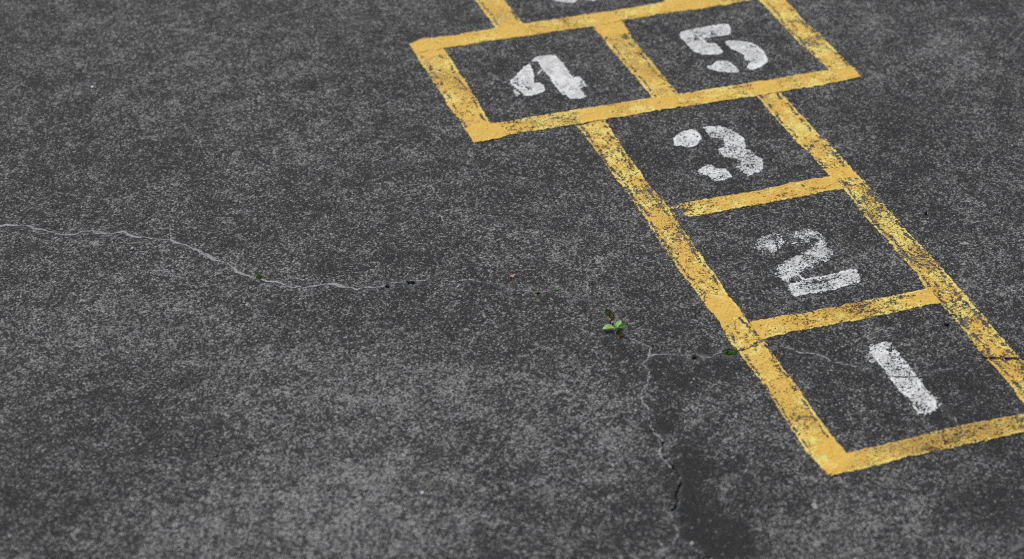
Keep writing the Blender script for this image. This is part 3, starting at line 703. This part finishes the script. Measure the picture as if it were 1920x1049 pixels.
# ------------------------------------------------------------------ moss
def moss(label, poly_px, n, hgt, mat, seed, base=None, blade=.0022, group='moss growing in the cracks'):
    """tuft of many tiny upright leaflets over the given patch"""
    P = gps(poly_px); c = P.mean(0); rs = np.random.RandomState(seed)
    lo, hi = P.min(0), P.max(0); V = []; F = []; k = 0; tries = 0
    O = (c[0], c[1], ground_z(*c) if base is None else base)
    while k < n and tries < n*40:
        tries += 1
        x, y = lo[0]+rs.rand()*(hi[0]-lo[0]), lo[1]+rs.rand()*(hi[1]-lo[1])
        sd = float(poly_sd(np.array([x]), np.array([y]), P)[0])
        if sd < -.0004: continue
        gz = ground_z(x, y) if base is None else base
        th = rs.rand()*6.283; le = rs.rand()*.9; h = hgt*(.45+.75*rs.rand())*(.55+min(1, max(sd, 0)/.003)*.45)
        d = np.array([math.cos(th)*math.sin(le), math.sin(th)*math.sin(le), math.cos(le)])*h
        s = np.array([-math.sin(th), math.cos(th), 0])*blade*(.35+.4*rs.rand())
        b0 = np.array([x-O[0], y-O[1], gz-O[2]-.0008])
        mid = b0+d*.55+np.array([0, 0, .1*h]); b = len(V)
        V += [b0-s*.3, b0+s*.3, mid+s, mid-s, b0+d]
        F += [(b, b+1, b+2, b+3), (b+3, b+2, b+4, b+4)]
        k += 1
    me = bpy.data.meshes.new('moss_tuft'); me.from_pydata([tuple(map(float, v)) for v in V], [], [f if f[2] != f[3] else f[:3] for f in F])
    me.materials.append(mat); me.update()
    o = link('moss_tuft', me); o.location = O
    return tag(o, label, 'moss', group)
def disc(cx, cy, rx, ry=None): 
    ry = ry or rx*.6
    return [(cx+rx*math.cos(a)*(1+.2*math.sin(3*a)), cy+ry*math.sin(a)) for a in np.linspace(0, 6.283, 11)[:-1]]
moss('bright green cushion of moss filling the crack beside the left yellow line', [(1340+x/19.2, 640+y/19.2) for x, y in [(270,420),(400,360),(560,350),(760,365),(770,400),(700,470),(500,490),(320,470)]], 600, .0066, M_MOSS, 1)
moss('olive brown moss lining the pit above the seedling', HOLES[0][0], 600, .0034, M_OLIVE, 2)
moss('olive brown moss lining the pit below the seedling', HOLES[1][0], 600, .0034, M_OLIVE, 3)
moss('green sprig of moss on the long pale crack at far left', disc(486,521.5,6.0,2.6), 60, .0085, M_MOSS, 4)
moss('tiny green speck of moss near the end of the long pale crack', disc(648.5,539.5,1.8,1.2), 12, .004, M_MOSS, 5)
moss('small green tuft on the faint crack left of the seedling', disc(1008.5,548.5,4.2,2.0), 40, .0065, M_MOSS, 6)
moss('small green tuft just right of its twin on the faint crack', disc(1047.5,542.8,3.4,1.6), 26, .0050, M_MOSS, 7)
moss('thin moss in the small dark hole between seedling and yellow line', disc(1299,675,4,1.2), 24, .0035, M_MOSS, 8)
moss('dull moss where the crack cuts the right yellow line', [(1842,675),(1852,672),(1868,671.5),(1880,672.5),(1862,676)], 60, .0045, M_OLIVE, 9)
moss('dark green moss at the top corner of the upper pit', z13([(215,250),(235,170),(275,170),(260,230)]), 50, .006, M_MOSS, 10)

# ------------------------------------------------------------------ loose bits lying on the asphalt
def pebble(name, px, size, mat, label, cat, seed, flat=.55, group='small stones lying on the asphalt'):
    rs = np.random.RandomState(seed); bm = bmesh.new()
    bmesh.ops.create_icosphere(bm, subdivisions=3, radius=1)
    dirs = rs.randn(9, 3); dirs /= np.linalg.norm(dirs, axis=1)[:, None]; cut = .62+.3*rs.rand(9)
    for v in bm.verts:
        p = np.array(v.co)
        for d, c in zip(dirs, cut):
            e = p@d
            if e > c: p = p-d*(e-c)*.85
        v.co = p*np.array(size+(size[0]*flat,))[:3]*.5 if len(size) == 2 else p*np.array(size)*.5
    mn = min(v.co.z for v in bm.verts)
    for v in bm.verts: v.co.z -= mn
    me = bpy.data.meshes.new(name); bm.to_mesh(me); bm.free(); me.materials.append(mat)
    for f in me.polygons: f.use_smooth = True
    q = gp(px); o = link(name, me); o.location = (q[0], q[1], ground_z(*q)-.0002); o.rotation_euler = (0, 0, rs.rand()*6)
    return tag(o, label, cat, group)
pebble('pebble', (792,929.5), (.0062,.0050), M_GRIT_W, 'white round pebble near the bottom edge left of the lower crack', 'pebble', 1, .8)
pebble('pebble', (1297.5,1022.5), (.0075,.0055), M_GRIT_P, 'pale pebble beside the fork of the crack at the bottom', 'pebble', 2, .7)
pebble('pebble', (1735,402.5), (.0065,.0055), M_GRIT_D, 'dark blue grey pebble right of the right yellow line', 'pebble', 3, .9)
pebble('pebble', (248.5,467.5), (.0085,.0050), M_GRIT_P, 'pale flat pebble just below the long pale crack', 'pebble', 4, .55)
pebble('pebble', (1775,610), (.0100,.0050), M_GRIT_D, 'black stone chip in the top right of the nearest square', 'pebble', 5, .5)
pebble('pebble', (1221.5,660), (.0035,.0030), M_BROWN, 'minute reddish brown stone at the crack junction', 'pebble', 6, .7)
pebble('pebble', (1199.5,661), (.0040,.0026), M_BROWN, 'minute dark red stone left of the crack junction', 'pebble', 7, .7)
pebble('pebble', (712.5,297.5), (.0042,.0034), M_ORANGE, 'tiny orange pebble above the middle of the asphalt', 'pebble', 8, .8)
pebble('pebble', (804,949.5), (.0042,.0036), M_ORANGE, 'tiny orange pebble near the white pebble by the bottom edge', 'pebble', 9, .8)

def flake(name, outline_px, thick, mat, label, cat, curl=.001, group=None):
    P = gps(outline_px); c = P.mean(0); bm = bmesh.new(); n = len(P)
    R = np.hypot(*(P-c).T).max()
    rows = []
    for s in (1., .66, .33):
        rows.append([bm.verts.new((*(c+(p-c)*s-c), thick+curl*(s**2)*(.4+.6*math.sin(i*1.7)))) for i, p in enumerate(P)])
    ce = bm.verts.new((0, 0, thick))
    for a, b in zip(rows[:-1], rows[1:]):
        for i in range(n): bm.faces.new((a[i], a[(i+1) % n], b[(i+1) % n], b[i]))
    for i in range(n): bm.faces.new((rows[-1][i], rows[-1][(i+1) % n], ce))
    bmesh.ops.recalc_face_normals(bm, faces=bm.faces)
    bmesh.ops.solidify(bm, geom=bm.faces[:], thickness=thick)
    me = bpy.data.meshes.new(name); bm.to_mesh(me); bm.free(); me.materials.append(mat)
    o = link(name, me); o.location = (c[0], c[1], ground_z(*c)); return tag(o, label, cat, group)
flake('leaf_fragment', [(955.5,518.5),(957,516),(960,516.2),(962.5,515),(966,514.6),(965,517),(963.5,519.4),(960,520.4),(957,520.2)], .0012, M_PINK, 'pinkish brown scrap of dry leaf above the faint crack', 'leaf fragment', .002)
flake('paint_chip', [(170,165),(172,163.2),(175.5,162.6),(175.6,164.4),(173.5,165.8),(171,166)], .0014, M_GRIT_W, 'bright white chip lying alone in the upper left', 'paint chip', .001)
flake('paint_chip', [(1187,629.2),(1190,627),(1195.5,627.2),(1195,629),(1190,629.8)], .0012, M_CRUST, 'pale grey chip just right of the seedling', 'paint chip', .001)
flake('paint_chip', [(1521,946),(1526,942),(1530,945),(1534,953),(1529,956),(1524,953)], .0007, M_CRUST, 'pale blurred chip below the lowest yellow line', 'paint chip', .0003)
flake('paint_chip', [(1798,459),(1804,457.5),(1812,459.5),(1817,459),(1818,460.5),(1812,461),(1803,460.5)], .0007, M_CRUST, 'long pale scrape of a chip right of the numeral 2 square', 'paint chip', .0003)

# ------------------------------------------------------------------ camera, light, render
cam = bpy.data.cameras.new('camera'); co = bpy.data.objects.new('camera', cam); COL.objects.link(co)
co.matrix_world = Matrix(((cr[0], cu[0], -cf[0], CP[0]), (cr[1], cu[1], -cf[1], CP[1]), (cr[2], cu[2], -cf[2], CP[2]), (0, 0, 0, 1)))
cam.sensor_width = 36; cam.lens = FPX/W*36; cam.clip_start = .05; cam.clip_end = 1000
fp = np.array([*gp((1330, 470)), 0]); cam.dof.use_dof = True
cam.dof.focus_distance = float((fp-CP)@cf); cam.dof.aperture_fstop = 3.0
S.camera = co

SUN_EL, SUN_AZ = math.radians(52), math.radians(-12)      # overcast: a very wide sun behind the cloud
w = bpy.data.worlds.new('World'); S.world = w; w.use_nodes = True
nt = w.node_tree; bg = nt.nodes['Background']; sky = nt.nodes.new('ShaderNodeTexSky'); sky.sky_type = 'NISHITA'
sky.sun_disc = False; sky.sun_elevation = SUN_EL; sky.sun_rotation = SUN_AZ; sky.dust_density = 4.0; sky.air_density = 1.0; sky.ozone_density = 1.0
nt.links.new(sky.outputs[0], bg.inputs[0]); bg.inputs[1].default_value = .10
sl = bpy.data.lights.new('sun', 'SUN'); sl.energy = 1.4; sl.angle = math.radians(18); sl.color = (1, .96, .85)
so = bpy.data.objects.new('sun', sl); COL.objects.link(so)
sd = Vector((math.sin(SUN_AZ)*math.cos(SUN_EL), math.cos(SUN_AZ)*math.cos(SUN_EL), math.sin(SUN_EL)))
so.rotation_euler = sd.to_track_quat('Z', 'Y').to_euler(); so.location = (0, 0, 5)

S.render.engine = 'CYCLES'
S.cycles.use_denoising = False; S.cycles.filter_width = 1.1
S.view_settings.view_transform = 'Standard'; S.view_settings.look = 'None'
S.view_settings.exposure = 0.06; S.view_settings.gamma = 1.0
